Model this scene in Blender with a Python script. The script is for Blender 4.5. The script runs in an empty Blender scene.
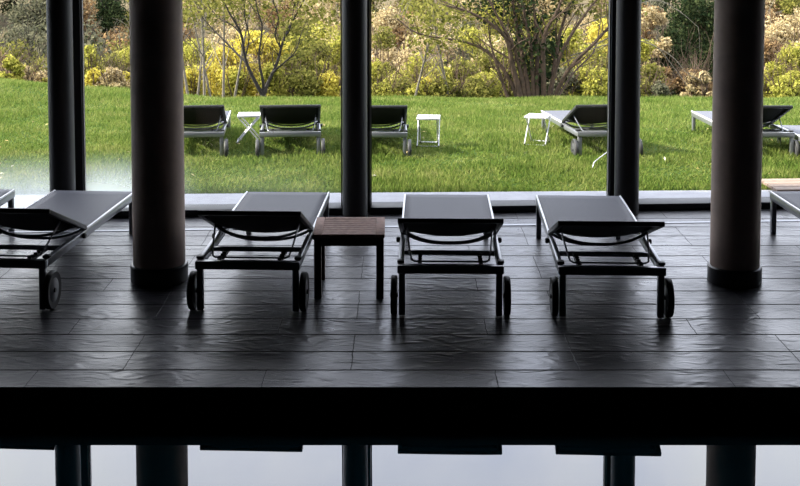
import bpy, bmesh, math, random
import numpy as np
from mathutils import Vector, Matrix

scene = bpy.context.scene
COL = scene.collection
R = math.radians
random.seed(4)

# ------------------------------------------------------------------ camera
F, CX = 1180.0, 400.0
CY = -70.0 + F * F / 18000.0          # row of the lens axis; the horizon lies on row -70
PITCH = math.atan(F / 18000.0)
CAMZ = 2.50
cp, sp = math.cos(PITCH), math.sin(PITCH)
FWD, UPV = Vector((0, cp, -sp)), Vector((0, sp, cp))
cam_d = bpy.data.cameras.new('camera')
cam = bpy.data.objects.new('camera', cam_d)
COL.objects.link(cam)
cam.location = (0, 0, CAMZ)
cam.rotation_euler = (math.pi / 2 - PITCH, 0, 0)
cam_d.sensor_width = 36.0
cam_d.lens = F / 800 * 36.0
cam_d.shift_y = -(243.0 - CY) / 800.0
cam_d.clip_end = 1000
scene.camera = cam


def ray(x, y):
    return FWD + Vector(((x - CX) / F, 0, 0)) + UPV * ((CY - y) / F)


def at_z(x, y, z):
    d = ray(x, y)
    return Vector((0, 0, CAMZ)) + d * ((z - CAMZ) / d.z)


def at_Y(x, y, Y):
    d = ray(x, y)
    return Vector((0, 0, CAMZ)) + d * (Y / d.y)


# ------------------------------------------------------------------ materials
def mat(name):
    m = bpy.data.materials.new(name)
    m.use_nodes = True
    nt = m.node_tree
    nt.nodes.clear()
    out = nt.nodes.new('ShaderNodeOutputMaterial')
    return m, nt, out


def N(nt, kind, **kw):
    n = nt.nodes.new(kind)
    for k, v in kw.items():
        if k in n.inputs:
            n.inputs[k].default_value = v
        else:
            setattr(n, k, v)
    return n


def ramp(nt, stops, interp='LINEAR'):
    n = nt.nodes.new('ShaderNodeValToRGB')
    cr = n.color_ramp
    cr.interpolation = interp
    while len(cr.elements) < len(stops):
        cr.elements.new(0.5)
    for e, (p, c) in zip(cr.elements, stops):
        e.position = p
        e.color = tuple(c) + (1,) if len(c) == 3 else c
    return n


def plain(name, col, rough=0.5, metal=0.0, noise=0.0, nscale=20, bump=0.0, spec=0.5):
    m, nt, out = mat(name)
    b = N(nt, 'ShaderNodeBsdfPrincipled', Roughness=rough, Metallic=metal)
    b.inputs['Specular IOR Level'].default_value = spec
    b.inputs['Base Color'].default_value = (*col, 1)
    if noise or bump:
        tc = N(nt, 'ShaderNodeTexCoord')
        no = N(nt, 'ShaderNodeTexNoise', Scale=nscale, Detail=5.0)
        nt.links.new(tc.outputs['Object'], no.inputs['Vector'])
        if noise:
            r = ramp(nt, [(0.25, [c * (1 - noise) for c in col]), (0.75, [min(1, c * (1 + noise)) for c in col])])
            nt.links.new(no.outputs['Fac'], r.inputs['Fac'])
            nt.links.new(r.outputs['Color'], b.inputs['Base Color'])
        if bump:
            bp = N(nt, 'ShaderNodeBump', Strength=bump, Distance=0.01)
            nt.links.new(no.outputs['Fac'], bp.inputs['Height'])
            nt.links.new(bp.outputs['Normal'], b.inputs['Normal'])
    nt.links.new(b.outputs[0], out.inputs[0])
    return m


def leafmat(name, cols, trans=0.35):
    """foliage whose colour varies from leaf to leaf"""
    m, nt, out = mat(name)
    g = N(nt, 'ShaderNodeNewGeometry')
    k = len(cols)
    r = ramp(nt, [(i / (k - 1), c) for i, c in enumerate(cols)])
    nt.links.new(g.outputs['Random Per Island'], r.inputs['Fac'])
    d = N(nt, 'ShaderNodeBsdfDiffuse')
    t = N(nt, 'ShaderNodeBsdfTranslucent')
    mx = N(nt, 'ShaderNodeMixShader', Fac=trans)
    nt.links.new(r.outputs['Color'], d.inputs['Color'])
    nt.links.new(r.outputs['Color'], t.inputs['Color'])
    nt.links.new(d.outputs[0], mx.inputs[1])
    nt.links.new(t.outputs[0], mx.inputs[2])
    nt.links.new(mx.outputs[0], out.inputs[0])
    return m


M = {}
M['frame'] = plain('painted_aluminium', (0.22, 0.23, 0.25), 0.28, 0.55)
M['edge'] = plain('edge_highlight', (0.80, 0.81, 0.84), 0.35, 0.3)  # glint of sky on the rail tops, put into a pale colour
M['shadeframe'] = plain('shaded_backrest_frame', (0.02, 0.02, 0.022), 0.4, 0.3)  # backlit silhouette of the backrest frame, put into its dark colour
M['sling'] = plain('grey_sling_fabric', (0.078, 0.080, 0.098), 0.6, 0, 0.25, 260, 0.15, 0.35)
M['backsling'] = plain('shaded_sling_fabric', (0.008, 0.008, 0.010), 0.8, 0, 0.2, 260, 0.1, 0.2)  # sling as on the seat, with the shade of its back painted in
M['plastic'] = plain('black_plastic', (0.015, 0.015, 0.016), 0.5)
M['rubber'] = plain('wheel_rubber', (0.02, 0.02, 0.02), 0.6)
M['wheeldisc'] = plain('wheel_disc', (0.05, 0.05, 0.055), 0.4)
M['teak'] = plain('reddish_teak', (0.33, 0.18, 0.13), 0.75, 0, 0.35, 30, 0.1)
M['tealeg'] = plain('dark_teak', (0.10, 0.055, 0.04), 0.5, 0, 0.3, 30)
M['steel'] = plain('black_steel', (0.006, 0.006, 0.007), 0.55)
M['seam'] = plain('grey_frame_edge', (0.26, 0.25, 0.25), 0.4)
M['plaster'] = plain('beige_plaster', (0.56, 0.43, 0.35), 0.7, 0, 0.12, 9, 0.15)
M['collar'] = plain('black_collar', (0.012, 0.012, 0.013), 0.35)
M['wallm'] = plain('dark_wall', (0.008, 0.008, 0.009), 0.9, 0, 0.1, 3, 0, 0.08)
M['ceil'] = plain('dark_ceiling', (0.008, 0.008, 0.009), 0.9, 0, 0.1, 3, 0, 0.08)
M['white'] = plain('white_enamel', (0.5, 0.5, 0.52), 0.35)
M['floor_strip'] = plain('pale_grey_strip', (0.30, 0.31, 0.34), 0.45, 0.6)
M['board'] = plain('weathered_board', (0.20, 0.145, 0.11), 0.7, 0, 0.25, 14, 0.2)
M['bark'] = plain('dark_bark', (0.014, 0.010, 0.008), 0.9, 0, 0.5, 14, 0.4)
M['browbark'] = plain('brown_bark', (0.06, 0.036, 0.022), 0.9, 0, 0.5, 14, 0.4)
M['palebark'] = plain('pale_bark', (0.13, 0.11, 0.085), 0.9, 0, 0.4, 14, 0.3)
M['rock'] = plain('pale_rock', (0.22, 0.225, 0.20), 0.9, 0, 0.35, 1.2, 0.4)
M['cliff'] = plain('grey_rock', (0.11, 0.105, 0.11), 0.9, 0, 0.5, 1.5, 0.5)
M['shedwall'] = plain('drab_render', (0.17, 0.175, 0.15), 0.9, 0, 0.3, 2)
M['shedroof'] = plain('white_sheet', (0.7, 0.7, 0.7), 0.5)


def slate():
    m, nt, out = mat('dark_slate_planks')
    L = nt.links.new
    tc = N(nt, 'ShaderNodeTexCoord')
    mp = N(nt, 'ShaderNodeMapping')
    mp.inputs['Location'].default_value = (100.37, -0.085, 0)
    L(tc.outputs['Object'], mp.inputs['Vector'])
    wob = N(nt, 'ShaderNodeTexNoise', Scale=9.0, Detail=3.0)
    L(tc.outputs['Object'], wob.inputs['Vector'])
    wv = N(nt, 'ShaderNodeVectorMath', operation='MULTIPLY_ADD')
    wv.inputs[1].default_value = (0.018, 0.012, 0)
    L(wob.outputs['Color'], wv.inputs[0])
    L(mp.outputs[0], wv.inputs[2])

    def bricks(width, gap):
        b_ = N(nt, 'ShaderNodeTexBrick', Scale=1.0)
        b_.inputs['Mortar Size'].default_value = gap
        b_.inputs['Mortar Smooth'].default_value = 0.3
        b_.inputs['Brick Width'].default_value = width
        b_.inputs['Row Height'].default_value = 0.295
        b_.inputs['Color1'].default_value = (0.0, 0.0, 0.0, 1)
        b_.inputs['Color2'].default_value = (1, 1, 1, 1)
        b_.offset = 0.37
        b_.offset_frequency = 3
        L(wv.outputs[0], b_.inputs['Vector'])
        return b_

    br = bricks(1.3, 0.003)
    rows = bricks(400.0, 0.009)
    jn = N(nt, 'ShaderNodeMath', operation='MULTIPLY_ADD', use_clamp=True)
    jn.inputs[1].default_value = 0.6
    L(br.outputs['Fac'], jn.inputs[0])
    L(rows.outputs['Fac'], jn.inputs[2])
    n1 = N(nt, 'ShaderNodeTexNoise', Scale=3.4, Detail=9.0, Roughness=0.6)
    n1.inputs['Distortion'].default_value = 0.8
    n2 = N(nt, 'ShaderNodeTexNoise', Scale=1.6, Detail=3.0)
    mp2 = N(nt, 'ShaderNodeMapping')
    mp2.inputs['Scale'].default_value = (1, 2.2, 1)
    L(tc.outputs['Object'], mp2.inputs['Vector'])
    L(mp2.outputs[0], n1.inputs['Vector'])
    L(tc.outputs['Object'], n2.inputs['Vector'])
    # tone per tile
    r1 = ramp(nt, [(0.0, (0.022, 0.021, 0.026)), (1.0, (0.046, 0.044, 0.052))])
    L(br.outputs['Color'], r1.inputs['Fac'])
    r2 = ramp(nt, [(0.3, (0.6, 0.6, 0.6)), (0.7, (1.35, 1.35, 1.35))])
    L(n1.outputs['Fac'], r2.inputs['Fac'])
    mul = N(nt, 'ShaderNodeMix', data_type='RGBA', blend_type='MULTIPLY')
    mul.inputs[0].default_value = 1.0
    L(r1.outputs[0], mul.inputs[6])
    L(r2.outputs[0], mul.inputs[7])
    mo = N(nt, 'ShaderNodeMix', data_type='RGBA')
    L(jn.outputs[0], mo.inputs[0])
    L(mul.outputs[2], mo.inputs[6])
    mo.inputs[7].default_value = (0.004, 0.004, 0.004, 1)
    b = N(nt, 'ShaderNodeBsdfPrincipled')
    L(mo.outputs[2], b.inputs['Base Color'])
    rr = N(nt, 'ShaderNodeMapRange')
    rr.inputs[1].default_value, rr.inputs[2].default_value = 0.3, 0.7
    rr.inputs[3].default_value, rr.inputs[4].default_value = 0.27, 0.42
    L(n2.outputs['Fac'], rr.inputs[0])
    rm = N(nt, 'ShaderNodeMix', data_type='FLOAT')
    L(jn.outputs[0], rm.inputs[0])
    L(rr.outputs[0], rm.inputs[2])
    rm.inputs[3].default_value = 0.9
    L(rm.outputs[0], b.inputs['Roughness'])
    sp_ = N(nt, 'ShaderNodeMix', data_type='FLOAT')
    L(jn.outputs[0], sp_.inputs[0])
    sp_.inputs[2].default_value = 0.5
    sp_.inputs[3].default_value = 0.05
    L(sp_.outputs[0], b.inputs['Specular IOR Level'])
    # cleft surface: stepped layers and joints
    st = N(nt, 'ShaderNodeMath', operation='MULTIPLY')
    st.inputs[1].default_value = 7.0
    L(n1.outputs['Fac'], st.inputs[0])
    fr = N(nt, 'ShaderNodeMath', operation='SNAP')
    fr.inputs[1].default_value = 1.0
    L(st.outputs[0], fr.inputs[0])
    ad = N(nt, 'ShaderNodeMath', operation='MULTIPLY_ADD')
    ad.inputs[1].default_value = 0.35
    L(fr.outputs[0], ad.inputs[0])
    L(n1.outputs['Fac'], ad.inputs[2])
    rg = N(nt, 'ShaderNodeTexNoise', Scale=5.0, Detail=6.0)
    rg.noise_type = 'RIDGED_MULTIFRACTAL'
    rg.normalize = True
    rg.inputs['Distortion'].default_value = 1.2
    L(mp2.outputs[0], rg.inputs['Vector'])
    a2 = N(nt, 'ShaderNodeMath', operation='MULTIPLY_ADD')
    a2.inputs[1].default_value = 1.6
    L(rg.outputs['Fac'], a2.inputs[0])
    L(ad.outputs[0], a2.inputs[2])
    ad = a2
    sb = N(nt, 'ShaderNodeMath', operation='MULTIPLY_ADD')
    sb.inputs[1].default_value = -1.6
    L(jn.outputs[0], sb.inputs[0])
    L(ad.outputs[0], sb.inputs[2])
    bp = N(nt, 'ShaderNodeBump', Strength=0.45, Distance=0.010)
    L(sb.outputs[0], bp.inputs['Height'])
    L(bp.outputs[0], b.inputs['Normal'])
    L(b.outputs[0], out.inputs[0])
    return m


M['slate'] = slate()


def water():
    m, nt, out = mat('still_pool_water')
    tc = N(nt, 'ShaderNodeTexCoord')
    no = N(nt, 'ShaderNodeTexNoise', Scale=1.4, Detail=2.0)
    nt.links.new(tc.outputs['Object'], no.inputs['Vector'])
    bp = N(nt, 'ShaderNodeBump', Strength=0.02, Distance=0.02)
    nt.links.new(no.outputs['Fac'], bp.inputs['Height'])
    b = N(nt, 'ShaderNodeBsdfPrincipled', Roughness=0.0, IOR=1.75)
    b.inputs['Base Color'].default_value = (0.003, 0.022, 0.03, 1)
    nt.links.new(bp.outputs[0], b.inputs['Normal'])
    nt.links.new(b.outputs[0], out.inputs[0])
    return m


M['water'] = water()


def glass():
    """clear pane with a bloom of condensation low on the panes near one end"""
    m, nt, out = mat('window_glass')
    L = nt.links.new
    g = N(nt, 'ShaderNodeNewGeometry')
    sx = N(nt, 'ShaderNodeSeparateXYZ')
    L(g.outputs['Position'], sx.inputs[0])
    zz = N(nt, 'ShaderNodeMapRange', interpolation_type='SMOOTHSTEP')
    zz.inputs[1].default_value, zz.inputs[2].default_value = 0.60, 0.08
    L(sx.outputs['Z'], zz.inputs[0])
    xx = N(nt, 'ShaderNodeMapRange', interpolation_type='SMOOTHSTEP')
    xx.inputs[1].default_value, xx.inputs[2].default_value = -1.7, -2.6
    xx.inputs[3].default_value = 0.05
    L(sx.outputs['X'], xx.inputs[0])
    # fade out again past the middle bays
    x2 = N(nt, 'ShaderNodeMapRange', interpolation_type='SMOOTHSTEP')
    x2.inputs[1].default_value, x2.inputs[2].default_value = -0.2, -0.9
    L(sx.outputs['X'], x2.inputs[0])
    no = N(nt, 'ShaderNodeTexNoise', Scale=1.3, Detail=3.0)
    L(g.outputs['Position'], no.inputs['Vector'])
    nr = N(nt, 'ShaderNodeMapRange')
    nr.inputs[1].default_value, nr.inputs[2].default_value = 0.3, 0.65
    nr.inputs[3].default_value, nr.inputs[4].default_value = 0.6, 1.0
    L(no.outputs['Fac'], nr.inputs[0])
    a = N(nt, 'ShaderNodeMath', operation='MULTIPLY')
    L(zz.outputs[0], a.inputs[0]); L(xx.outputs[0], a.inputs[1])
    b = N(nt, 'ShaderNodeMath', operation='MULTIPLY')
    L(a.outputs[0], b.inputs[0]); L(x2.outputs[0], b.inputs[1])
    c = N(nt, 'ShaderNodeMath', operation='MULTIPLY')
    L(b.outputs[0], c.inputs[0]); L(nr.outputs[0], c.inputs[1])
    c2 = N(nt, 'ShaderNodeMath', operation='MULTIPLY')
    L(c.outputs[0], c2.inputs[0]); c2.inputs[1].default_value = 0.42
    tr = N(nt, 'ShaderNodeBsdfTransparent', Color=(0.97, 0.985, 0.98, 1))
    gl = N(nt, 'ShaderNodeBsdfGlossy', Roughness=0.0)
    fz = N(nt, 'ShaderNodeFresnel', IOR=1.35)
    m1 = N(nt, 'ShaderNodeMixShader')
    bf_ = N(nt, 'ShaderNodeMath', operation='SUBTRACT')
    bf_.inputs[0].default_value = 1.0
    L(g.outputs['Backfacing'], bf_.inputs[1])
    fm = N(nt, 'ShaderNodeMath', operation='MULTIPLY')
    L(fz.outputs[0], fm.inputs[0]); L(bf_.outputs[0], fm.inputs[1])
    L(fm.outputs[0], m1.inputs[0]); L(tr.outputs[0], m1.inputs[1]); L(gl.outputs[0], m1.inputs[2])
    tl = N(nt, 'ShaderNodeBsdfTranslucent', Color=(0.90, 0.95, 0.93, 1))
    m2 = N(nt, 'ShaderNodeMixShader')
    L(c2.outputs[0], m2.inputs[0]); L(m1.outputs[0], m2.inputs[1]); L(tl.outputs[0], m2.inputs[2])
    L(m2.outputs[0], out.inputs[0])
    return m


M['glass'] = glass()


def ground(name, c1, c2, c3, scale):
    m, nt, out = mat(name)
    L = nt.links.new
    tc = N(nt, 'ShaderNodeTexCoord')
    no = N(nt, 'ShaderNodeTexNoise', Scale=scale, Detail=8.0, Roughness=0.65)
    L(tc.outputs['Object'], no.inputs['Vector'])
    r = ramp(nt, [(0.3, c1), (0.5, c2), (0.7, c3)])
    L(no.outputs['Fac'], r.inputs['Fac'])
    b = N(nt, 'ShaderNodeBsdfPrincipled', Roughness=0.95)
    b.inputs['Specular IOR Level'].default_value = 0.1
    L(r.outputs[0], b.inputs['Base Color'])
    L(b.outputs[0], out.inputs[0])
    return m


M['soil'] = ground('lawn_soil', (0.020, 0.040, 0.006), (0.035, 0.065, 0.010), (0.05, 0.075, 0.014), 1.5)
M['hill'] = ground('hill_soil', (0.05, 0.04, 0.025), (0.10, 0.08, 0.045), (0.14, 0.11, 0.07), 0.12)
M['paving'] = ground('pale_paving', (0.34, 0.34, 0.36), (0.39, 0.39, 0.41), (0.44, 0.44, 0.46), 6)


def grassmat():
    m, nt, out = mat('grass_blades')
    L = nt.links.new
    g = N(nt, 'ShaderNodeNewGeometry')
    no = N(nt, 'ShaderNodeTexNoise', Scale=1.3, Detail=7.0, Roughness=0.68)
    L(g.outputs['Position'], no.inputs['Vector'])
    a = N(nt, 'ShaderNodeMath', operation='MULTIPLY_ADD')
    a.inputs[1].default_value = 0.45
    L(g.outputs['Random Per Island'], a.inputs[0])
    n2 = N(nt, 'ShaderNodeMapRange')
    n2.inputs[1].default_value, n2.inputs[2].default_value = 0.3, 0.7
    n2.inputs[3].default_value, n2.inputs[4].default_value = 0.0, 0.55
    L(no.outputs['Fac'], n2.inputs[0])
    L(n2.outputs[0], a.inputs[2])
    r = ramp(nt, [(0.0, (0.034, 0.078, 0.012)), (0.35, (0.098, 0.148, 0.028)), (0.7, (0.185, 0.215, 0.058)), (1.0, (0.32, 0.30, 0.13))])
    L(a.outputs[0], r.inputs['Fac'])
    d = N(nt, 'ShaderNodeBsdfDiffuse')
    t = N(nt, 'ShaderNodeBsdfTranslucent')
    mx = N(nt, 'ShaderNodeMixShader', Fac=0.4)
    L(r.outputs[0], d.inputs[0]); L(r.outputs[0], t.inputs[0])
    L(d.outputs[0], mx.inputs[1]); L(t.outputs[0], mx.inputs[2])
    L(mx.outputs[0], out.inputs[0])
    return m


M['grass'] = grassmat()
M['deadleaf'] = leafmat('fallen_leaf', [(0.5, 0.42, 0.25), (0.45, 0.33, 0.12), (0.6, 0.58, 0.5)], 0.2)

LEAF = {
    'yellow': leafmat('yellow_leaves', [(0.24, 0.20, 0.03), (0.46, 0.38, 0.06), (0.62, 0.52, 0.11), (0.36, 0.33, 0.05)], 0.42),
    'lime': leafmat('yellow_green_leaves', [(0.12, 0.13, 0.02), (0.28, 0.27, 0.05), (0.44, 0.40, 0.09), (0.18, 0.19, 0.03)], 0.42),
    'olive': leafmat('olive_leaves', [(0.06, 0.065, 0.015), (0.14, 0.14, 0.03), (0.24, 0.22, 0.06), (0.09, 0.095, 0.02)], 0.4),
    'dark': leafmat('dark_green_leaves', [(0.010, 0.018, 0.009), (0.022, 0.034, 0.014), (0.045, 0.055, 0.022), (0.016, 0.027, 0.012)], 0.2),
    'rust': leafmat('rust_leaves', [(0.10, 0.06, 0.03), (0.20, 0.12, 0.055), (0.30, 0.20, 0.10), (0.13, 0.095, 0.05)]),
    'tan': leafmat('tan_leaves', [(0.22, 0.17, 0.08), (0.38, 0.29, 0.15), (0.52, 0.42, 0.24), (0.28, 0.22, 0.13)]),
    'grey': leafmat('grey_green_leaves', [(0.05, 0.055, 0.038), (0.10, 0.10, 0.062), (0.16, 0.15, 0.095), (0.07, 0.075, 0.04)]),
}


# ------------------------------------------------------------------ mesh helpers
class MB:
    def __init__(s):
        s.bm = bmesh.new()

    def box(s, x0, x1, y0, y1, z0, z1, bev=0.0, mtx=None):
        vs = [s.bm.verts.new((x, y, z)) for x in (x0, x1) for y in (y0, y1) for z in (z0, z1)]
        q = [(0, 1, 3, 2), (4, 6, 7, 5), (0, 4, 5, 1), (2, 3, 7, 6), (0, 2, 6, 4), (1, 5, 7, 3)]
        fs = [s.bm.faces.new([vs[i] for i in f]) for f in q]
        if mtx is not None:
            for v in vs:
                v.co = mtx @ v.co
        if bev:
            es = list({e for f in fs for e in f.edges})
            bmesh.ops.bevel(s.bm, geom=es, offset=bev, segments=2, affect='EDGES', profile=0.5)
        return s

    def tube(s, pts, rad, n=8):
        pts = [Vector(p) for p in pts]
        rads = rad if isinstance(rad, (list, tuple)) else [rad] * len(pts)
        rings = []
        ref = None
        for i, p in enumerate(pts):
            t = (pts[min(i + 1, len(pts) - 1)] - pts[max(i - 1, 0)]).normalized()
            if ref is None:
                ref = t.orthogonal().normalized()
            ref = (ref - t * ref.dot(t)).normalized()
            b = t.cross(ref)
            rings.append([s.bm.verts.new(p + (ref * math.cos(2 * math.pi * k / n) + b * math.sin(2 * math.pi * k / n)) * rads[i]) for k in range(n)])
        for a, c in zip(rings, rings[1:]):
            for k in range(n):
                f = s.bm.faces.new((a[k], a[(k + 1) % n], c[(k + 1) % n], c[k]))
                f.smooth = True
        s.bm.faces.new(rings[0][::-1])
        s.bm.faces.new(rings[-1])
        return s

    def lathe(s, prof, n=48, axis='Z', c=(0, 0, 0)):
        c = Vector(c)
        rings = []
        for r, h in prof:
            ring = []
            for k in range(n):
                a = 2 * math.pi * k / n
                p = (r * math.cos(a), r * math.sin(a), h) if axis == 'Z' else (h, r * math.cos(a), r * math.sin(a))
                ring.append(s.bm.verts.new(c + Vector(p)))
            rings.append(ring)
        for a, b in zip(rings, rings[1:]):
            for k in range(n):
                f = s.bm.faces.new((a[k], a[(k + 1) % n], b[(k + 1) % n], b[k]))
                f.smooth = True
        s.bm.faces.new(rings[0][::-1])
        s.bm.faces.new(rings[-1])
        return s

    def build(s, name, m, parent=None, sharp=True):
        bmesh.ops.recalc_face_normals(s.bm, faces=s.bm.faces)
        me = bpy.data.meshes.new(name)
        s.bm.to_mesh(me)
        s.bm.free()
        me.materials.append(m)
        if sharp:
            me.set_sharp_from_angle(angle=R(40))
        o = bpy.data.objects.new(name, me)
        COL.objects.link(o)
        if parent:
            o.parent = parent
        return o


def tag(o, label=None, cat=None, group=None, kind=None):
    if label: o['label'] = label
    if cat: o['category'] = cat
    if group: o['group'] = group
    if kind: o['kind'] = kind
    return o


def empty(name, loc=(0, 0, 0), rz=0.0):
    o = bpy.data.objects.new(name, None)
    COL.objects.link(o)
    o.empty_display_size = 0.1
    o.location = loc
    o.rotation_euler = (0, 0, rz)
    return o


def struct(o, label=None, cat=None):
    return tag(o, label, cat, None, 'structure')


def rawmesh(name, verts, faces_n, m, parent=None):
    """verts (n,3) with faces of faces_n consecutive vertices"""
    v = np.asarray(verts, dtype=np.float32)
    nf = len(v) // faces_n
    me = bpy.data.meshes.new(name)
    me.vertices.add(len(v))
    me.vertices.foreach_set('co', v.ravel())
    me.loops.add(nf * faces_n)
    me.loops.foreach_set('vertex_index', np.arange(nf * faces_n, dtype=np.int32))
    me.polygons.add(nf)
    me.polygons.foreach_set('loop_start', np.arange(nf, dtype=np.int32) * faces_n)
    me.update(calc_edges=True)
    me.materials.append(m)
    o = bpy.data.objects.new(name, me)
    COL.objects.link(o)
    if parent:
        o.parent = parent
    return o


# ------------------------------------------------------------------ the room
EDGE = at_z(400, 387, 0).y                      # pool edge of the deck
WATER = 0.0
while True:                       # level at which the deck edge mirrors onto row 445
    q_ = Vector((0, EDGE, 2 * WATER - CAMZ))
    q_z = CAMZ - 2 * WATER        # depth of the mirrored edge below the camera
    dep = EDGE * cp + q_z * sp
    if CY + F * (q_z * cp - EDGE * sp) / dep >= 445:
        break
    WATER -= 0.001
SLOPE = 0.058                     # the glass wall runs slightly askew to the pool
WANG = math.atan(SLOPE)
WY = at_z(400, 214.2, 0).y + 0.13 - 0.07
WDIR = Vector((math.cos(WANG), math.sin(WANG), 0))
WNRM = Vector((-math.sin(WANG), math.cos(WANG), 0))
TOP = 2.95


def wp(t, off, z=0.0):
    return Vector((0, WY, 0)) + WDIR * t + WNRM * off + Vector((0, 0, z))


def t_of(px, off):
    """distance along the glass wall of the point that stands at photo column px"""
    o = wp(0, off)
    d = ray(px, 150)
    # x = k*d.x, y = k*d.y ; x = o.x + t*dirx ; y = o.y + t*diry
    s_ = d.x / d.y
    return (s_ * o.y - o.x) / (WDIR.x - s_ * WDIR.y)


floor = struct(MB().box(-14, 14, EDGE, 10.6, -1.3, 0.0).build('floor', M['slate']))
near = struct(MB().box(-14, 14, -4, 1.5, -1.3, 0.0).build('floor', M['wallm']))
pb = struct(MB().box(-14, 14, 1.5, EDGE, -1.45, -1.3).build('pool_floor', M['wallm']))
pb['kind'] = 'structure'
mb = MB()
vs = [mb.bm.verts.new(p) for p in ((-14, 1.5, WATER), (14, 1.5, WATER), (14, EDGE, WATER), (-14, EDGE, WATER))]
mb.bm.faces.new(vs)
struct(mb.build('water', M['water']))
struct(MB().box(-14.2, 14.2, -4.2, 10.9, 3.0, 3.2).build('ceiling', M['ceil']))
struct(MB().box(-14.2, -14.0, -4.2, 9.7, -1.4, 3.0).build('wall_left', M['wallm']))
struct(MB().box(14.0, 14.2, -4.2, 11.1, -1.4, 3.0).build('wall_right', M['wallm']))
struct(MB().box(-14.2, 14.2, -4.2, -4.0, -1.4, 3.0).build('wall_back', M['wallm']))
wf = struct(MB().box(-14.3, 14.3, -0.12, 0.16, TOP, 3.22).build('wall_front', M['wallm']))
wf.location = wp(0, 0)
wf.rotation_euler.z = WANG

post_px = [62.0, 355.0, 627.0]
post_t = [t_of(p, -0.15) for p in post_px]
gap = (post_t[2] - post_t[0]) / 2
post_t = [post_t[0] + k * gap for k in (-4, -3, -2, -1)] + post_t + [post_t[2] + k * gap for k in (1, 2, 3, 4)]
pn = {4: 'slim black steel column in front of the glass, near the hazy panes', 5: 'slim black steel column in front of the glass behind the wooden side table',
      6: 'slim black steel column in front of the glass behind the foot of a lounger'}
for i, t in enumerate(post_t):
    c = MB().lathe([(0.107, 0), (0.107, TOP + 0.05)], 40).build('steel_column', M['steel'])
    c.location = wp(t, -0.15)
    struct(c, pn.get(i), 'column')
    tr = MB().box(-0.122, 0.122, -0.05, 0.09, 0, TOP, 0.006).build('trim_%d' % (i + 1), M['steel'])
    tr.location = wp(t + 0.015, 0.07)
    tr.rotation_euler.z = WANG
    struct(tr)
    for sx in (-1, 1):
        e = MB().box(sx * 0.130 - 0.006, sx * 0.130 + 0.006, -0.03, 0.0, 0.06, TOP).build('glazing_bead', M['seam'], tr)
for i in range(len(post_t) - 1):
    a, b = post_t[i] + 0.138, post_t[i + 1] - 0.108
    w = (b - a) / 2
    fr = MB()
    fr.box(-w, w, -0.13, 0.09, 0, 0.062, 0.004)
    fr.box(-w, w, -0.05, 0.09, TOP - 0.08, TOP, 0.004)
    fo = struct(fr.build('window_%d' % (i + 1), M['steel']))
    fo.location = wp((a + b) / 2, 0.07)
    fo.rotation_euler.z = WANG
    MB().box(-w, w, 0.0, 0.01, 0.062, TOP - 0.08).build('pane', M['glass'], fo)

gr = MB().box(-13.5, 13.5, -0.022, 0.022, 0.0, 0.004).build('trim_20', M['floor_strip'])  # thin pale strip across the floor, parallel to the glass
gr.location = wp(0, -0.50)
gr.rotation_euler.z = WANG
struct(gr)


def round_column(px, py, rad, rc, label):
    p = at_z(px, py, 0)
    r = empty('round_column', (p.x, p.y, 0))
    struct(r, label, 'column')
    MB().lathe([(rad, 0.0), (rad, 3.0)], 64).build('shaft', M['plaster'], r)
    MB().lathe([(rc - 0.004, 0.0), (rc, 0.004), (rc, 0.115), (rc - 0.006, 0.122), (rad, 0.124)], 64).build('collar', M['collar'], r)
    return r


round_column(159.6, 279.5, 0.184, 0.203, 'thick round plaster column beside the lounger with the side-on wheel')
round_column(734.3, 281.5, 0.172, 0.188, 'thick round beige column with one lit flank, past the row of loungers')

# terrace strip outside
TE = at_z(400, 192.8, 0).y
mb = MB()
pts = [wp(-9.5, 0.1), wp(9.5, 0.1), Vector((9.5, TE + 0.03 * 9.5, 0)), Vector((-9.5, TE - 0.03 * 9.5, 0))]
lo = [mb.bm.verts.new((p.x, p.y, -0.25)) for p in pts]
hi = [mb.bm.verts.new((p.x, p.y, 0.004)) for p in pts]
mb.bm.faces.new(hi)
for k in range(4):
    mb.bm.faces.new((lo[k], lo[(k + 1) % 4], hi[(k + 1) % 4], hi[k]))
struct(mb.build('terrace_pavement', M['paving']))


# ------------------------------------------------------------------ loungers
WH = 0.345        # half width
SEAT = 0.335     # top of the frame
HINGE = 0.80


def strip(nx, ny, f):
    mb = MB()
    g = [[mb.bm.verts.new(f(i / nx, j / ny)) for i in range(nx + 1)] for j in range(ny + 1)]
    for j in range(ny):
        for i in range(nx):
            q = mb.bm.faces.new((g[j][i], g[j][i + 1], g[j + 1][i + 1], g[j + 1][i]))
            q.smooth = True
    return mb


def solid(o, th):
    md = o.modifiers.new('thick', 'SOLIDIFY')
    md.thickness = th
    md.offset = -1
    return o


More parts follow.
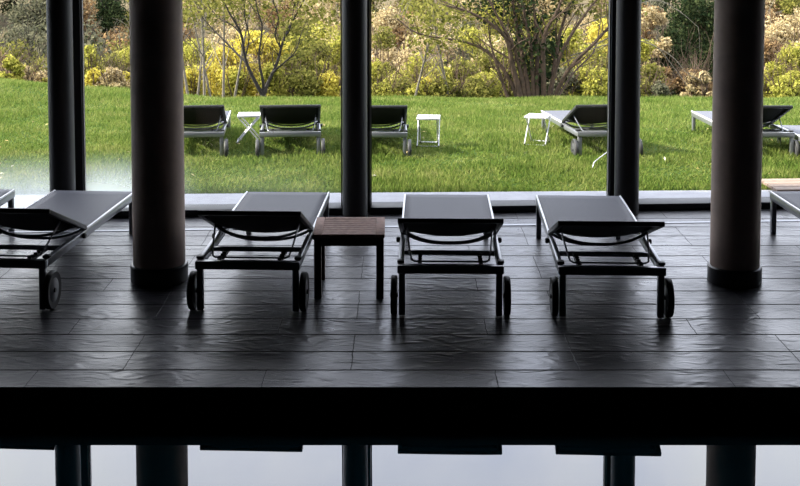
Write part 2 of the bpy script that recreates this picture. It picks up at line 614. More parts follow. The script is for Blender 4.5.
def make_lounger(loc, rz, ang, label, group):
    r = empty('sun_lounger', loc, rz)
    tag(r, label, 'lounger', group)
    m = M['frame']
    fr = MB()
    fr.box(-WH, WH, -0.02, 0.03, SEAT - 0.055, SEAT, 0.006)
    fr.box(-WH + .01, WH - .01, 1.965, 2.0, SEAT - 0.05, SEAT, 0.006)
    for s in (-1, 1):
        fr.box(s * (WH - 0.02) - 0.02, s * (WH - 0.02) + 0.02, 0.031, 2.0, SEAT - 0.058, SEAT + 0.002, 0.012)
    fr.build('frame', m, r)
    for s in (-1, 1):
        MB().box(s * (WH - .03) - .021, s * (WH - .03) + .021, -0.012, 0.03, 0.004, SEAT - .05, 0.004).build('leg', m, r)
        MB().box(s * (WH - .025) - .02, s * (WH - .025) + .02, 1.94, 1.985, 0.0, SEAT - .05, 0.004).build('leg', m, r)
    for s in (-1, 1):
        w = MB().lathe([(0.085, -0.016), (0.120, -0.020), (0.126, -0.012), (0.126, 0.012), (0.120, 0.020), (0.085, 0.016)], 40, 'X', (0, 0, 0)).build('wheel', M['rubber'], r)
        w.location = (s * (WH + 0.022), 0.03, 0.126)
        MB().lathe([(0.078, -0.018), (0.086, -0.012), (0.086, 0.012), (0.078, 0.018)], 32, 'X').build('wheel_disc', M['wheeldisc'], w)
        MB().lathe([(0.014, -0.026), (0.016, -0.022), (0.016, 0.022), (0.014, 0.026)], 16, 'X').build('hub_cap', M['plastic'], w)
    # seat sling
    sl = strip(10, 14, lambda u, v: (-(WH - .015) + u * 2 * (WH - .015), HINGE + 0.01 + v * (1.985 - HINGE), SEAT + 0.010 - 0.018 * (1 - (2 * u - 1) ** 2) * math.sin(math.pi * min(1, max(0, v))) ** 0.5))
    solid(sl.build('seat', M['sling'], r), 0.006)
    # strips whose pale colour paints the highlight along the seat rails
    for s in (-1, 1):
        MB().box(s * (WH - .007) - .008, s * (WH - .007) + .008, HINGE, 1.998, SEAT - .002, SEAT + .015, 0.005).build('highlight_strip', M['edge'], r)
    # cross bar, notched racks
    MB().box(-WH + .04, WH - .04, 0.385, 0.415, SEAT - 0.045, SEAT - 0.015, 0.004).build('cross_bar', m, r)
    for s in (-1, 1):
        rk = MB()
        rk.box(s * 0.20 - .013, s * 0.20 + .013, 0.03, 0.386, SEAT - 0.042, SEAT - 0.02, 0.003)
        for k in range(5):
            rk.box(s * 0.20 - .013, s * 0.20 + .013, 0.07 + k * .055, 0.085 + k * .055, SEAT - 0.021, SEAT - 0.004)
        rk.build('notched_rack', M['plastic'], r)
        kb = MB().lathe([(0.012, 0), (0.02, 0.004), (0.02, 0.02), (0.014, 0.026)], 20, 'X').build('pivot_knob', M['plastic'], r)
        kb.location = (s * (WH + 0.001) if s > 0 else -(WH + 0.027), HINGE - 0.10, SEAT - 0.02)
        MB().box(s * (WH - 0.02) - 0.022, s * (WH - 0.02) + 0.024, 0.035, 0.085, SEAT, SEAT + 0.018, 0.004).build('end_cap', M['plastic'], r)
    # backrest, hinged
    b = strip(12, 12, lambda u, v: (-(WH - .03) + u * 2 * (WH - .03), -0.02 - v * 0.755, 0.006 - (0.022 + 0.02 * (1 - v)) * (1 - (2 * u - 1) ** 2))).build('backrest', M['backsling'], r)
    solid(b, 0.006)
    b.location = (0, HINGE, SEAT + 0.014)
    b.rotation_euler = (-ang, 0, 0)
    bf = MB()
    for s in (-1, 1):
        bf.box(s * (WH - .016) - .016, s * (WH - .016) + .016, -0.78, 0.0, -0.018, 0.014, 0.005)
    bf.box(-WH, WH, -0.79, -0.758, -0.016, 0.016, 0.006)
    bf.build('backrest_frame', M['shadeframe'], b)
    for (yy, sag, rr) in ((-0.02, 0.075, 0.011), (-0.22, 0.085, 0.010)):
        pts = [(-(WH - .02) + u / 16 * 2 * (WH - .02), yy, -0.01 - sag * (1 - abs(2 * u / 16 - 1) ** 2.6)) for u in range(17)]
        MB().tube(pts, rr, 10).build('bowed_tube', m, b)
    # wire prop from the backrest down to the racks
    k = 0.42
    top = (HINGE - k * math.cos(ang), SEAT + 0.014 + k * math.sin(ang) - 0.02)
    foot = (0.11, SEAT - 0.008)
    pts = []
    for s in (-1, 1):
        seg = [(s * (WH - .055), top[0], top[1]), (s * (WH - .075), top[0] * .35 + foot[0] * .65, top[1] * .35 + foot[1] * .65), (s * (WH - .09), foot[0] + .02, foot[1] + .006), (s * (WH - .11), foot[0], foot[1])]
        pts += seg if s < 0 else seg[::-1]
    MB().tube(pts, 0.0065, 8).build('prop_wire', m, r)
    return r


def place(anchor, px_a, px_dir, z0, ang, label, group, side=0, tilt=0.0):
    """anchor: which corner stands at px_a ('head' or 'foot'); px_dir: another point further along the same rail"""
    zt = z0 + SEAT
    drop = 2.0 * math.tan(R(tilt))     # out on the lawn the ground falls away towards the foot end
    zf = zt - drop
    pa = at_z(*px_a, zt if anchor == 'head' else zf)
    pd = at_z(*px_dir, zf if anchor == 'head' else zt)
    d = pd - pa
    d.z = 0
    d.normalize()
    if anchor == 'foot':
        d = -d
    rz = math.atan2(-d.x, d.y)
    xl = Vector((math.cos(rz), math.sin(rz), 0))
    o = pa - xl * (side * WH)
    if anchor == 'foot':
        o = o - d * 2.0
    o.z = z0
    r = make_lounger(o, rz, R(ang), label, group)
    r.rotation_euler.x = -R(tilt)
    return r


GI = 'grey sun loungers on the slate floor'
place('foot', (15.3, 190.5), (0, 200.2), 0, 23, 'sun lounger beyond the side-on-wheel lounger, only its foot corner and leg showing', GI, side=1)
place('head', (46.5, 260), (136, 192.5), 0, 22, 'sun lounger beside the thick column, its wheel disc facing out side-on', GI, side=1)
place('head', (247.6, 261), (288.5, 192.3), 0, 21.5, 'sun lounger between the thick column and the wooden side table', GI)
place('head', (450.6, 265), (446.5, 195.5), 0, 19.5, 'sun lounger seen squarely from its head end, just past the wooden side table', GI)
place('head', (612, 266.5), (578, 196.5), 0, 18.8, 'sun lounger in front of the slim black post, far from the side table', GI)
place('foot', (769.3, 192.5), (800, 212.5), 0, 22, 'sun lounger beyond the beige column, only its foot corner and one leg in view', GI, side=-1)

# ------------------------------------------------------------------ wooden side table
def side_table():
    c = at_z(348.3, 234.5, 0.445)
    W = 0.488
    r = empty('side_table', (c.x, c.y + W / 2, 0), R(0.5))
    tag(r, 'reddish wooden slatted side table between two indoor sun loungers', 'table')
    h = W / 2
    tp = MB()
    for s in (-1, 1):
        tp.box(s * (h - .03) - .03, s * (h - .03) + .03, -h, h, 0.42, 0.445, 0.003)
        tp.box(-h + .061, h - .061, s * (h - .03) - .03, s * (h - .03) + .03, 0.42, 0.445, 0.003)
    tp.build('top_frame', M['teak'], r)
    n = 6
    a, b = -h + .065, h - .065
    for k in range(n):
        y0 = a + (b - a) * k / n
        MB().box(-h + .06, h - .06, y0 + .003, y0 + (b - a) / n - .003, 0.424, 0.444, 0.002).build('slat', M['teak'], r)
    ap = MB()
    for s in (-1, 1):
        ap.box(-h + .05, h - .05, s * (h - .03) - .01, s * (h - .03) + .01, 0.36, 0.42)
        ap.box(s * (h - .03) - .01, s * (h - .03) + .01, -h + .05, h - .05, 0.36, 0.42)
    ap.build('apron', M['tealeg'], r)
    for sx in (-1, 1):
        for sy in (-1, 1):
            MB().box(sx * (h - .033) - .025, sx * (h - .033) + .025, sy * (h - .033) - .025, sy * (h - .033) + .025, 0, 0.42, 0.003).build('leg', M['tealeg'], r)


side_table()

# ------------------------------------------------------------------ lawn
CREST = 18.6


def lawn_z(x, y):
    """gentle bank: a crest about 18 m out, higher towards one end, falling away behind"""
    x = np.asarray(x, dtype=float)
    y = np.asarray(y, dtype=float)
    base = -0.02 - 0.20 * np.clip((y - 11.0) / 7.6, 0, 3) ** 2.2
    t = np.clip((-3.0 - x) / 5.0, 0, 1.5)
    w = np.clip((y - 13.0) / 5.6, 0, 1)
    base = base + 0.42 * t * w * w
    over = np.clip(y - CREST, 0, None)
    # beyond the crest, down into the valley
    fall = np.where(over < 6, 0.035 * over ** 2, 0.035 * 36 + 0.22 * (over - 6))
    return base - fall


def grid_surface(name, xs, ys, zf, m):
    X, Y = np.meshgrid(xs, ys)
    Z = zf(X, Y)
    v = np.stack([X, Y, Z], -1).reshape(-1, 3)
    nx, ny = len(xs), len(ys)
    i = np.arange(nx - 1)
    j = np.arange(ny - 1)
    I, J = np.meshgrid(i, j)
    a = (J * nx + I).ravel()
    f = np.stack([a, a + 1, a + nx + 1, a + nx], -1)
    me = bpy.data.meshes.new(name)
    me.from_pydata(v.tolist(), [], f.tolist())
    me.materials.append(m)
    me.polygons.foreach_set('use_smooth', np.ones(len(f), dtype=bool))
    o = bpy.data.objects.new(name, me)
    COL.objects.link(o)
    return o


def terrain_z(x, y):
    x = np.asarray(x, dtype=float)
    y = np.asarray(y, dtype=float)
    near_ = lawn_z(x, y)
    k = np.array([30, 45, 60, 85, 100, 130, 160, 200, 260])
    h = np.array([-3.0, -6.5, -9.5, -12.5, -12.0, -5.5, 1.5, 10.0, 14.0])
    far_ = np.interp(y, k, h) + 1.0 * np.sin(x * .07 + 1) * np.clip((y - 60) / 40, 0, 1) + 2.5 * np.clip((-x - 10) / 40, 0, 1) * np.clip((y - 90) / 40, 0, 1)
    w = np.clip((y - 24) / 8, 0, 1)
    return near_ * (1 - w) + far_ * w


lawn = struct(grid_surface('lawn', np.linspace(-14, 14, 90), np.linspace(10.5, 24, 70), lambda x, y: lawn_z(x, y) - 0.01, M['soil']))
hills = struct(grid_surface('hills', np.linspace(-110, 110, 90), np.concatenate([np.linspace(23.5, 60, 30), np.linspace(64, 260, 50)]), terrain_z, M['hill']))

# grass: mown blades
rng = np.random.default_rng(7)
nb = 270000
# denser near: sample depth with falling density
yy = 10.9 + (20.2 - 10.9) * rng.random(nb) ** 1.12
xx = (rng.random(nb) * 2 - 1) * (0.46 * yy + 2.0)
keep = yy > TE + 0.04 + 0.03 * xx
xx, yy = xx[keep], yy[keep]
nb = len(xx)
zz = lawn_z(xx, yy) - 0.012
clump = 0.75 + 0.35 * np.sin(xx * 2.1 + np.sin(yy * 1.7) * 2) * np.sin(yy * 2.3 + xx * .6)
hh = (0.045 + 0.05 * rng.random(nb) ** 1.5) * clump
an = rng.random(nb) * 2 * np.pi
wd = 0.005 + 0.006 * rng.random(nb)
lean = rng.normal(0, 0.028, (nb, 2))
bx_, by_ = np.cos(an) * wd, np.sin(an) * wd
v = np.zeros((nb, 3, 3), dtype=np.float32)
v[:, 0] = np.stack([xx - bx_, yy - by_, zz], -1)
v[:, 1] = np.stack([xx + bx_, yy + by_, zz], -1)
v[:, 2] = np.stack([xx + lean[:, 0], yy + lean[:, 1], zz + hh], -1)
g = rawmesh('grass', v.reshape(-1, 3), 3, M['grass'])
tag(g, 'short sunlit grass covering the lawn beyond the glass', 'grass', None, 'stuff')

# pale leaves fallen on the grass
nl = 60
lv = []
for k in range(nl):
    x, y = random.uniform(-5, 5), random.uniform(11.4, 15.5)
    z = float(lawn_z(x, y)) + 0.05
    a = random.random() * 6.28
    s = random.uniform(0.016, 0.03)
    tl = random.uniform(-.02, .02)
    c, sn = math.cos(a), math.sin(a)
    for (u, w_) in ((-1, 0), (0, -.55), (1, 0), (0, .55)):
        lv.append((x + s * (u * c - w_ * sn), y + s * (u * sn + w_ * c), z + tl * u + .012 * abs(w_)))
tag(rawmesh('fallen_leaves', lv, 4, M['deadleaf']), 'pale fallen leaves dotted over the near grass', 'leaves', None, 'stuff')

ZL = lambda px, py: float(lawn_z(*at_z(px, py, -0.06)[:2]))
GO = 'sun loungers out on the lawn'
place('head', (224, 132), (231.5, 109.5), -0.10, 20, 'lounger out on the lawn half hidden by a thick column, beside the crossed-leg folding table', GO, side=1, tilt=2.2)
place('head', (290.3, 132), (292.3, 110), -0.10, 20, 'lounger out on the lawn seen whole, squarely from behind its raised backrest', GO, tilt=2.2)
place('head', (407.5, 132.5), (405, 110), -0.10, 20, 'lounger out on the lawn cut by the middle black post, beside a square-looking folding table', GO, side=1, tilt=2.2)
place('head', (577.5, 132), (542, 112.3), -0.10, 20, 'lounger out on the lawn turned at an angle beside a splayed-leg folding table', GO, side=-1, tilt=2.2)
place('head', (733, 132.5), (691.5, 112), -0.10, 20, 'lounger out on the lawn crossing behind the beige column, foot corner showing', GO, side=-1, tilt=2.2)
place('foot', (776.5, 126), (800, 133.5), -0.10, 3, 'flat lounger out on the lawn beyond the beige column, cut by the photo edge', GO, side=-1, tilt=2.2)


# ------------------------------------------------------------------ folding tables
def folding_table(px, py, rz, label):
    p = at_z(px, py, -0.05)
    r = empty('folding_table', (p.x, p.y, float(lawn_z(p.x, p.y))), rz)
    tag(r, label, 'table', 'white folding tables on the lawn')
    h, w = 0.35, 0.135
    t = MB()
    for s in (-1, 1):
        t.box(-w, w, s * (w - .012) - .012, s * (w - .012) + .012, h - .022, h, .004)
        t.box(s * (w - .012) - .012, s * (w - .012) + .012, -w + .024, w - .024, h - .022, h, .004)
    for k in range(5):
        y = -w + .03 + k * .05
        t.box(-w + .02, w - .02, y, y + .04, h - .012, h - .001, .003)
    t.build('table_top', M['white'], r)
    for i, s in enumerate((-1, 1)):
        yo = 0.125 if s < 0 else 0.105
        f = MB()
        f.tube([(s * -.125, -yo, h - .025), (s * .14, -yo, 0.02), (s * .14, yo, 0.02), (s * -.125, yo, h - .025)], .0085, 10)
        fo = f.build('leg_frame', M['white'], r)
        for ys in (-1, 1):
            MB().box(s * .14 - .015, s * .14 + .015, ys * yo - .012, ys * yo + .012, 0.0, .03, .003).build('foot_cap', M['plastic'], fo)
    return r


folding_table(249.5, 143, R(4), 'white folding table with its legs seen as an X, between two lawn loungers')
folding_table(428.5, 146.5, R(86), 'white folding table seen square-on, between the middle post and the open lawn')
folding_table(537.5, 145, R(70), 'white folding table with splayed legs, in front of the angled lawn lounger')

# white cord on the grass
a = [at_z(x, y, 0.0) for x, y in ((592.5, 167.5), (594, 165), (598, 161.5), (603, 157.5), (608, 153.5), (613, 151), (620, 150.5))]
cd = MB()
for i, q in enumerate(a):
    q.z = float(lawn_z(q.x, q.y)) + 0.055 + (0.0 if i else -0.03)
cd.tube(a, 0.0055, 8)
tag(cd.build('garden_cord', M['white']), 'thin white cord lying in a curve on the grass by the black post', 'cord')

# wooden duckboard at the edge of the lawn
c0 = at_z(766, 178.2, 0.0)
c1 = at_z(777, 190.5, 0.05)
r = empty('duckboard', (c1.x, c1.y, float(lawn_z(c1.x, c1.y))), R(3))
tag(r, 'weathered wooden boardwalk lying at the lawn edge beyond the beige column', 'boardwalk')
for k in range(4):
    y = k * 0.125
    MB().box(0.0, 2.6, y, y + 0.115, 0.05, 0.078, 0.004).build('plank', M['board'], r)
MB().box(0.15, 0.22, 0.0, 0.49, 0.0, 0.05).build('bearer', M['board'], r)
MB().box(1.6, 1.67, 0.0, 0.49, 0.0, 0.05).build('bearer', M['board'], r)

# ------------------------------------------------------------------ foliage
def leaf_cloud(name, m, n, blobs, size, parent=None, seed=0, up=0.25):
    """n small leaves over the surface and inside of several blobs (cx,cy,cz,rx,ry,rz)"""
    g = np.random.default_rng(seed)
    bl = np.array(blobs, dtype=float)
    vol = bl[:, 3] * bl[:, 4] * bl[:, 5]
    which = g.choice(len(bl), n, p=vol ** .75 / (vol ** .75).sum())
    d = g.normal(size=(n, 3))
    d /= np.linalg.norm(d, axis=1, keepdims=True)
    rr = g.random(n) ** 0.45
    rr *= 1 + 0.16 * np.sin(d[:, 0] * 7 + seed) * np.sin(d[:, 1] * 6 + 1) + 0.14 * np.sin(d[:, 2] * 9 + seed * 2)
    c = bl[which, :3] + d * bl[which, 3:] * rr[:, None]
    nrm = d * 0.8 + g.normal(size=(n, 3)) * 0.7
    nrm[:, 2] += up
    nrm /= np.linalg.norm(nrm, axis=1, keepdims=True)
    rnd = g.normal(size=(n, 3))
    u = np.cross(nrm, rnd)
    u /= np.linalg.norm(u, axis=1, keepdims=True)
    w = np.cross(nrm, u)
    s = size * (0.6 + 0.8 * g.random(n))[:, None]
    v = np.stack([c - u * s, c - w * s * .55 + nrm * s * .12, c + u * s, c + w * s * .55 + nrm * s * .12], 1)
    return rawmesh(name, v.reshape(-1, 3), 4, m, parent)


def curve_pts(pts, k=4):
    """Catmull-Rom through pts"""
    P = [Vector(p) for p in pts]
    P = [P[0] * 2 - P[1]] + P + [P[-1] * 2 - P[-2]]
    out = []
    for i in range(1, len(P) - 2):
        for j in range(k):
            t = j / k
            a, b, c, d = P[i - 1], P[i], P[i + 1], P[i + 2]
            out.append(0.5 * ((2 * b) + (c - a) * t + (2 * a - 5 * b + 4 * c - d) * t * t + (3 * b - a - 3 * c + d) * t ** 3))
    out.append(P[-2])
    return out


def limb(mb, pts, r0, r1, twigs=0, rnd=None, tl=0.5):
    c = curve_pts(pts)
    n = len(c)
    mb.tube(c, [r0 + (r1 - r0) * i / (n - 1) for i in range(n)], 7)
    for _ in range(twigs):
        i = rnd.randint(n // 4, n - 1)
        p = c[i]
        t = (c[min(i + 1, n - 1)] - c[i - 1]).normalized()
        d = (t + Vector((rnd.uniform(-1, 1), rnd.uniform(-1, 1), rnd.uniform(-.35, .7)))).normalized()
        L = tl * rnd.uniform(.5, 1.3)
        q = p + d * L
        e = q + (d + Vector((rnd.uniform(-.5, .5), rnd.uniform(-.5, .5), rnd.uniform(-.5, .3)))).normalized() * L * .8
        rr = max(.004, (r0 + (r1 - r0) * i / n) * .4)
        mb.tube(curve_pts([p, q, e], 3), [rr * (1 - .12 * k) for k in range(7)], 5)


# crest trees: branches given in metres about the trunk foot
def px_branches(lst, ox, oy, sc, rnd, depth=0.5):
    out = []
    for pts in lst:
        dy = rnd.uniform(-depth, depth)
        n = len(pts)
        out.append([((x - ox) / sc, dy * i / (n - 1), (oy - y) / sc) for i, (x, y) in enumerate(pts)])
    return out


def big_tree():
    rnd = random.Random(3)
    D = 20.0
    p = at_Y(530, 95, D)
    r = empty('multi_stem_tree', (p.x, D, float(lawn_z(p.x, D)) - 0.02))
    tag(r, 'large many-stemmed tree with spreading branches on the lawn crest', 'tree')
    sc = F / D
    B = [[(522, 97), (512, 62), (503, 29), (470, 6), (441, -3)],
         [(519, 97), (508, 72), (490, 49), (467, 37), (418, 28), (396, 13)],
         [(509, 97), (500, 71), (490, 39), (486, 12)],
         [(530, 97), (522, 49), (513, 0), (505, -40)],
         [(537, 97), (537, 49), (534, 0), (528, -50)],
         [(544, 97), (542, 32), (555, 0), (566, -45)],
         [(552, 97), (568, 62), (594, 32), (612, 8), (630, -10)],
         [(550, 97), (558, 42), (571, 0), (586, -40)],
         [(547, 97), (561, 45), (588, 0), (610, -25)],
         [(526, 97), (514, 45), (496, 10), (480, -20)],
         [(555, 97), (575, 70), (596, 52), (604, 40)],
         [(534, 97), (530, 40), (520, -10), (515, -55)]]
    tr = MB()
    rad = [.062, .042, .032, .055, .048, .052, .042, .042, .04, .042, .02, .042]
    for pts, ra in zip(px_branches(B, 530, 95, sc, rnd, .7), rad):
        limb(tr, pts, ra, .010, 12, rnd, .42)
    tr.build('trunk', M['browbark'], r)
    # low curved shoots arching out beyond the post
    sh = MB()
    for pts in px_branches([[(560, 60), (620, 28), (655, 40), (675, 62), (690, 82)], [(570, 50), (630, 34), (668, 48), (685, 66), (700, 74)], [(580, 20), (650, -5), (680, 6), (700, 22)]], 530, 95, sc, rnd, .6):
        limb(sh, pts, .010, .004, 2, rnd, .2)
    sh.build('branch', M['palebark'], r)
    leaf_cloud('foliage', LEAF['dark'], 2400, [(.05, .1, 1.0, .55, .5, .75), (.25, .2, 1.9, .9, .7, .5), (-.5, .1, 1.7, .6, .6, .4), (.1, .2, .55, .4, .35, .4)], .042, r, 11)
    leaf_cloud('leaves', LEAF['olive'], 2600, [(-1.4, .2, 1.5, 1.0, .7, .35), (1.2, .2, 1.7, .9, .6, .45), (0, .3, 2.4, 1.5, 1.0, .5), (-1.6, 0, 1.0, .7, .5, .2)], .04, r, 12)


def fork_tree():
    rnd = random.Random(8)
    D = 20.2
    p = at_Y(263, 95, D)
    r = empty('forked_tree', (p.x, D, float(lawn_z(p.x, D)) - 0.02))
    tag(r, 'slender dark tree forking low into a vase of branches on the lawn crest', 'tree')
    sc = F / D
    tr = MB()
    o = [((263, 97), (263.5, 85))]
    tr.tube([(0, 0, -.05), (0, 0, .12), (.005, 0, .2)], [.055, .047, .042], 9)
    B = [([(262, 88), (258, 80), (247, 55), (242, 25), (228, -2), (220, -40)], .042),
         ([(247, 57), (236, 48), (225, 38), (207, 21), (195, 8)], .022),
         ([(264, 86), (263, 72), (260, 50), (264, 20), (259, -2), (256, -40)], .026),
         ([(264.5, 87), (268, 77), (277, 57), (285, 30), (302, -2), (318, -35)], .038),
         ([(271, 68), (284, 57), (297, 44), (303, 28)], .018),
         ([(246, 50), (250, 30), (246, 5), (250, -20)], .014),
         ([(243, 30), (232, 20), (218, 14), (205, 2)], .014),
         ([(281, 42), (276, 28), (280, 10), (274, -10)], .014),
         ([(286, 30), (292, 18), (294, 2), (300, -20)], .013)]
    for (pts, ra), q in zip(B, px_branches([b for b, _ in B], 263, 95, sc, rnd, .45)):
        limb(tr, q, ra * 1.0, .007, 9, rnd, .35)
    tr.build('trunk', M['bark'], r)
    leaf_cloud('leaves', LEAF['olive'], 2300, [(-.7, .1, 1.65, .9, .7, .35), (.75, .1, 1.55, .75, .6, .45), (0, .2, 2.2, 1.3, .9, .5), (.6, .2, 1.0, .4, .4, .3)], .038, r, 21)
    return r


big_tree()
fork_tree()


def sapling(px, D, hgt, lean, label, m, group=None, name='sapling'):
    rnd = random.Random(int(px * 7))
    p = at_Y(px, 95, D)
    r = tag(empty(name, (p.x, D, float(terrain_z(p.x, D)) - 0.03)), label, 'tree', group)
    tr = MB()
    limb(tr, [(0, 0, 0), (lean * .35, .05, hgt * .35), (lean * .7, 0, hgt * .7), (lean, .1, hgt)], .028, .008, 14, rnd, .55)
    tr.build('trunk', m, r)
    leaf_cloud('leaves', LEAF['olive'], 260, [(lean * .9, 0, hgt * .9, .6, .5, .5)], .04, r, int(px))
    return r


gs = 'thin bare saplings behind the forked tree'
for px, D, h_, ln in ((204.5, 21.2, 2.4, -.05), (188.5, 21.0, 2.3, -.35), (223, 21.6, 2.5, .05), (196, 22.2, 2.2, .25), (232, 22, 2.2, .4), (214, 22.6, 2.4, -.5)):
    sapling(px, D, h_, ln, 'thin bare sapling standing before the yellow bushes near the forked tree', M['palebark'], gs)
sapling(412, 21.8, 2.0, .5, 'thin leaning sapling before the tan scrub beside the middle post', M['palebark'])
sapling(452, 22.0, 1.9, -.4, 'thin sapling under the long low branch of the many-stemmed tree', M['palebark'])

# bushes just beyond the crest: (photo column, photo row of top, distance, half width px, kind)
BUSH = {
    'yellow': ('yellow_bush', 'bright yellow autumn bush', 'bush'),
    'lime': ('yellow_green_bush', 'yellow-green leafy bush', 'bush'),
    'olive': ('olive_bush', 'olive green bush', 'bush'),
    'tan': ('tan_bush', 'pale tan withered bush', 'bush'),
    'rust': ('rust_bush', 'rust brown bush', 'bush'),
    'dark': ('dark_tree', 'dark evergreen tree', 'tree'),
    'grey': ('grey_green_bush', 'grey-green bush', 'bush'),
}
WHERE = [(-999, 50, 'beyond the rise of lawn behind the hazy end pane'), (50, 160, 'between the post by the hazy panes and the thick column'),
         (160, 350, 'behind the forked tree and saplings'), (350, 470, 'beneath the long low branch past the middle post'),
         (470, 640, 'behind the many-stemmed tree'), (640, 740, 'seen in the gap just short of the beige column'), (740, 2000, 'beyond the beige column')]
bush_list = [
    # far end (rise of the lawn)
    (-6, 76, 22.5, 12, 'tan'), (10, 78, 22, 12, 'lime'), (26, 73, 22.6, 14, 'tan'), (41, 70, 23, 15, 'tan'), (58, 72, 23, 15, 'lime'),
    (90, 42, 24, 15, 'lime'), (107, 52, 25, 20, 'olive'), (94, 78, 22.5, 15, 'yellow'), (112, 80, 22.3, 15, 'tan'), (126, 72, 22.5, 15, 'yellow'), (128, 46, 26, 16, 'lime'), (150, 60, 25, 24, 'yellow'),
    # behind the forked tree
    (192, 66, 22.8, 16, 'yellow'), (212, 58, 24, 22, 'yellow'), (236, 64, 23.2, 20, 'lime'), (254, 24, 24.5, 30, 'yellow'), (240, 46, 23.6, 22, 'yellow'), (222, 40, 25, 24, 'yellow'), (272, 60, 23, 16, 'lime'), (287, 50, 23.4, 20, 'olive'), (306, 66, 22.8, 20, 'olive'),
    (312, 36, 25, 26, 'olive'), (296, 30, 25.5, 22, 'lime'), (330, 70, 23, 16, 'yellow'), (338, 34, 27, 20, 'lime'), (200, 34, 27, 24, 'lime'), (232, 24, 28, 22, 'tan'), (322, 20, 28, 26, 'lime'), (292, 16, 29, 24, 'olive'),
    # past the middle post
    (378, 58, 23.4, 18, 'lime'), (384, 80, 22.4, 16, 'lime'), (400, 72, 23, 20, 'olive'), (424, 78, 22.4, 18, 'lime'), (426, 74, 22.6, 14, 'yellow'), (440, 62, 23.6, 22, 'lime'), (462, 56, 24, 22, 'olive'), (450, 82, 22.2, 18, 'olive'),
    (474, 74, 22.8, 20, 'olive'), (410, 42, 26, 26, 'tan'), (384, 26, 27, 24, 'olive'), (444, 30, 27, 28, 'tan'), (470, 22, 28, 24, 'lime'), (392, 4, 29, 26, 'tan'), (418, 50, 25, 26, 'lime'),
    # behind the big tree
    (492, 66, 23.5, 20, 'lime'), (510, 40, 25, 24, 'olive'), (540, 34, 26, 26, 'dark'), (566, 62, 23, 18, 'grey'), (584, 60, 23.2, 18, 'lime'), (600, 66, 22.8, 18, 'lime'), (592, 40, 25, 22, 'lime'), (572, 22, 27, 26, 'lime'), (604, 14, 28, 24, 'yellow'), (540, 10, 28, 24, 'olive'),
    # gap before the beige column
    (650, 60, 23.4, 14, 'olive'), (646, 78, 22.6, 14, 'olive'), (666, 64, 24, 12, 'rust'), (658, 80, 22.4, 14, 'grey'), (688, 66, 24, 18, 'rust'), (692, 89, 21.8, 8, 'tan'), (704, 91, 21.6, 8, 'tan'), (702, 70, 24.5, 18, 'rust'),
    (650, 4, 27, 18, 'tan'), (690, -14, 28, 36, 'dark'), (706, 10, 29, 30, 'dark'), (672, 24, 27.5, 22, 'dark'), (632, 30, 26, 18, 'lime'),
    # beyond the beige column
    (774, 58, 22.8, 18, 'lime'), (796, 40, 23.2, 26, 'lime'), (812, 62, 22.5, 24, 'lime'), (786, 76, 22.0, 18, 'lime'), (780, 20, 27, 22, 'tan'), (806, 2, 28, 26, 'tan'), (762, 70, 23, 16, 'lime'), (770, 34, 26, 18, 'rust'),
]
for i, (px, pt, D, hw, kind) in enumerate(bush_list):
    rnd = random.Random(100 + i)
    sc = F / D
    ctr = at_Y(px, pt, D)
    gz = float(terrain_z(ctr.x, D))
    H = max(0.7, ctr.z - gz)
    rad = hw / sc * 1.2
    nm, lb, ct = BUSH[kind]
    where = [w for a, b, w in WHERE if a <= px < b][0]
    r = empty(nm, (ctr.x, D, gz - 0.02))
    tag(r, lb + ' ' + where, ct, lb + ' ' + where)
    st = MB()
    for k in range(6):
        a = rnd.random() * 6.28
        limb(st, [(0.05 * math.cos(a), .05 * math.sin(a), 0), (rad * .3 * math.cos(a), rad * .3 * math.sin(a), H * .45), (rad * .7 * math.cos(a), rad * .7 * math.sin(a), H * .88)], .02, .006, 5, rnd, .4)
    st.build('stem', M['browbark'], r)
    blobs = []
    nb_ = 10
    for k in range(nb_):
        a = rnd.random() * 6.28
        q = rnd.uniform(.1, .8) * rad
        f = rnd.uniform(.34, .58)
        zc = H - rad * f - rnd.random() ** 1.2 * max(0.05, H - rad * 1.0)
        if k == 0:
            q, zc = 0, H - rad * f
        blobs.append((q * math.cos(a), q * math.sin(a), max(zc, rad * .35), rad * f, rad * f, rad * f * rnd.uniform(.7, 1.0)))
    n = int(1000 + 2700 * min(1.8, rad * H))
    leaf_cloud('leaves', LEAF[kind], n, blobs, .036 if kind != 'dark' else .042, r, 300 + i)

# forest on the opposite hillside: prototypes, then copies
FOR = {
    'dark': ('hillside_evergreen', 'dark green tree in the wood on the far hillside'),
    'rust': ('hillside_rust_tree', 'rust brown tree in the wood on the far hillside'),
    'grey': ('hillside_grey_tree', 'grey-green tree in the wood on the far hillside'),
    'olive': ('hillside_olive_tree', 'olive green tree in the wood on the far hillside'),
    'tan': ('hillside_tan_tree', 'pale tan tree in the wood on the far hillside'),
    'lime': ('hillside_yellow_tree', 'yellow-green tree in the wood on the far hillside'),
}
protos = {}


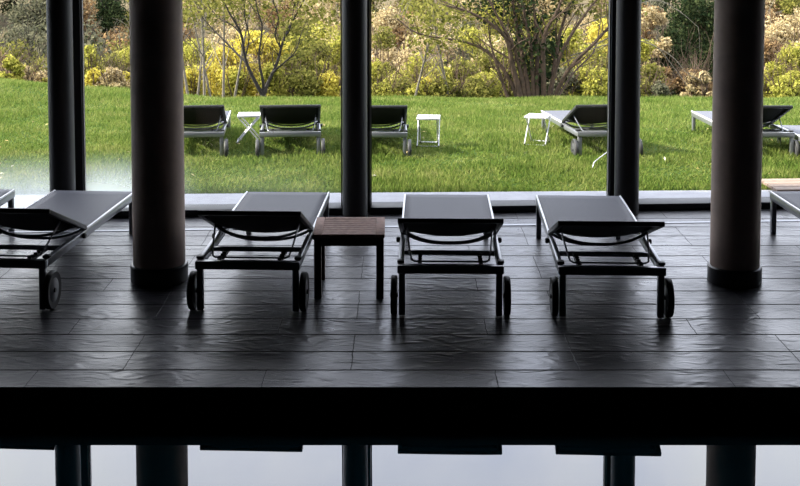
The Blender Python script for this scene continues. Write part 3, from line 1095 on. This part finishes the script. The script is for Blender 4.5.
def forest_tree(kind, x, y, s, rz):
    nm, lb = FOR[kind]
    key = kind
    if key not in protos or random.random() < 0.0:
        rnd = random.Random(len(protos) + 50)
        r = empty(nm)
        tr = MB()
        limb(tr, [(0, 0, -.5), (.1, 0, 1.6), (0, .1, 3.4), (.1, .1, 5.2)], .16, .04, 12, rnd, 1.3)
        tr.build('trunk', M['palebark'] if kind in ('tan', 'rust') else M['bark'], r)
        blobs = []
        for k in range(9):
            a = rnd.random() * 6.28
            q = rnd.uniform(.3, 1.5)
            blobs.append((q * math.cos(a), q * math.sin(a), rnd.uniform(1.6, 5.2), rnd.uniform(.8, 1.3), rnd.uniform(.8, 1.3), rnd.uniform(.7, 1.2)))
        leaf_cloud('leaves', LEAF[kind], 3000 if kind != 'tan' else 2400, blobs, .12, r, 900 + len(protos))
        protos[key] = r
        o = r
    else:
        src = protos[key]
        o = src.copy()
        COL.objects.link(o)
        for ch in src.children:
            c = ch.copy()
            COL.objects.link(c)
            c.parent = o
    o.location = (x, y, float(terrain_z(x, y)) - .1)
    o.rotation_euler = (0, 0, rz)
    o.scale = (s, s, s * random.uniform(.85, 1.15))
    tag(o, lb, 'tree', lb + 's')


rf = random.Random(77)
for y in np.arange(66, 138, 5.2):
    half = 0.36 * y + 4
    x = -half
    while x < half:
        X = x + rf.uniform(-1.2, 1.2)
        Y = float(y) + rf.uniform(-2, 2)
        px = CX + X / Y * F
        u = rf.random()
        if px < 180:
            kind = 'grey' if u < .32 else 'dark' if u < .55 else 'rust' if u < .76 else 'olive'
        elif px < 350:
            kind = 'tan' if u < .5 else 'lime' if u < .65 else 'rust' if u < .85 else 'olive'
        elif px < 480:
            kind = 'tan' if u < .45 else 'olive' if u < .7 else 'rust' if u < .85 else 'grey'
        elif px < 640:
            kind = 'lime' if u < .4 else 'tan' if u < .65 else 'olive'
        elif px < 745:
            kind = 'dark' if u < .6 else 'grey' if u < .85 else 'rust'
        else:
            kind = 'tan' if u < .5 else 'olive' if u < .7 else 'rust'
        # only where the crest does not hide it
        top_row = -70 + F * (CAMZ - (float(terrain_z(X, Y)) + 6)) / Y
        if -45 < top_row < 92 and -60 < px < 860 and not (X > -38 and px < 40 and Y < 100 and False):
            forest_tree(kind, X, Y, rf.uniform(.8, 1.25), rf.random() * 6.28)
        x += 4.3 * rf.uniform(.85, 1.2)

# pale outcrop low on the far hillside
def outcrop():
    p = at_Y(19, 66, 95)
    bm = bmesh.new()
    bmesh.ops.create_icosphere(bm, subdivisions=3, radius=1.0)
    rr = random.Random(5)
    for v_ in bm.verts:
        k = 1 + .14 * math.sin(v_.co.x * 5 + 1) * math.sin(v_.co.z * 4) + rr.uniform(-.05, .05)
        v_.co = Vector((v_.co.x * 1.0 * k, v_.co.y * .8 * k, v_.co.z * .55 * k))
    me = bpy.data.meshes.new('boulder')
    bm.to_mesh(me); bm.free()
    me.materials.append(M['rock'])
    o = bpy.data.objects.new('boulder', me)
    COL.objects.link(o)
    o.location = p
    return tag(o, 'pale grey boulder low on the far hillside above the hazy end pane', 'boulder')


outcrop()

# ------------------------------------------------------------------ light
w = bpy.data.worlds.new('world')
scene.world = w
w.use_nodes = True
nt = w.node_tree
nt.nodes.clear()
L = nt.links.new
out = nt.nodes.new('ShaderNodeOutputWorld')
bg = nt.nodes.new('ShaderNodeBackground')
tc = N(nt, 'ShaderNodeTexCoord')
no = N(nt, 'ShaderNodeTexNoise', Scale=2.6, Detail=6.0, Roughness=0.55)
no.inputs['Distortion'].default_value = 0.4
L(tc.outputs['Generated'], no.inputs['Vector'])
rp = ramp(nt, [(0.30, (0.58, 0.64, 0.86)), (0.50, (0.84, 0.86, 0.98)), (0.72, (1.0, 1.0, 1.0))])
L(no.outputs['Fac'], rp.inputs['Fac'])
L(rp.outputs[0], bg.inputs['Color'])
bg.inputs['Strength'].default_value = 2.5
L(bg.outputs[0], out.inputs[0])

sd = bpy.data.lights.new('sun', 'SUN')
sd.energy = 9.5
sd.angle = R(2.5)
sd.color = (1.0, 0.92, 0.78)
so = bpy.data.objects.new('sun', sd)
COL.objects.link(so)
so.location = (-20, 5, 20)
dirv = Vector((0.80, 0.06, -0.60)).normalized()
so.rotation_euler = dirv.to_track_quat('-Z', 'Y').to_euler()

vs_ = scene.view_settings
vs_.view_transform = 'Standard'
vs_.look = 'None'
vs_.exposure = 0.8
vs_.gamma = 1.0
vs_.use_curve_mapping = False
scene.cycles.use_denoising = True
scene.cycles.max_bounces = 8
scene.cycles.transparent_max_bounces = 12
scene.cycles.sample_clamp_indirect = 6.0
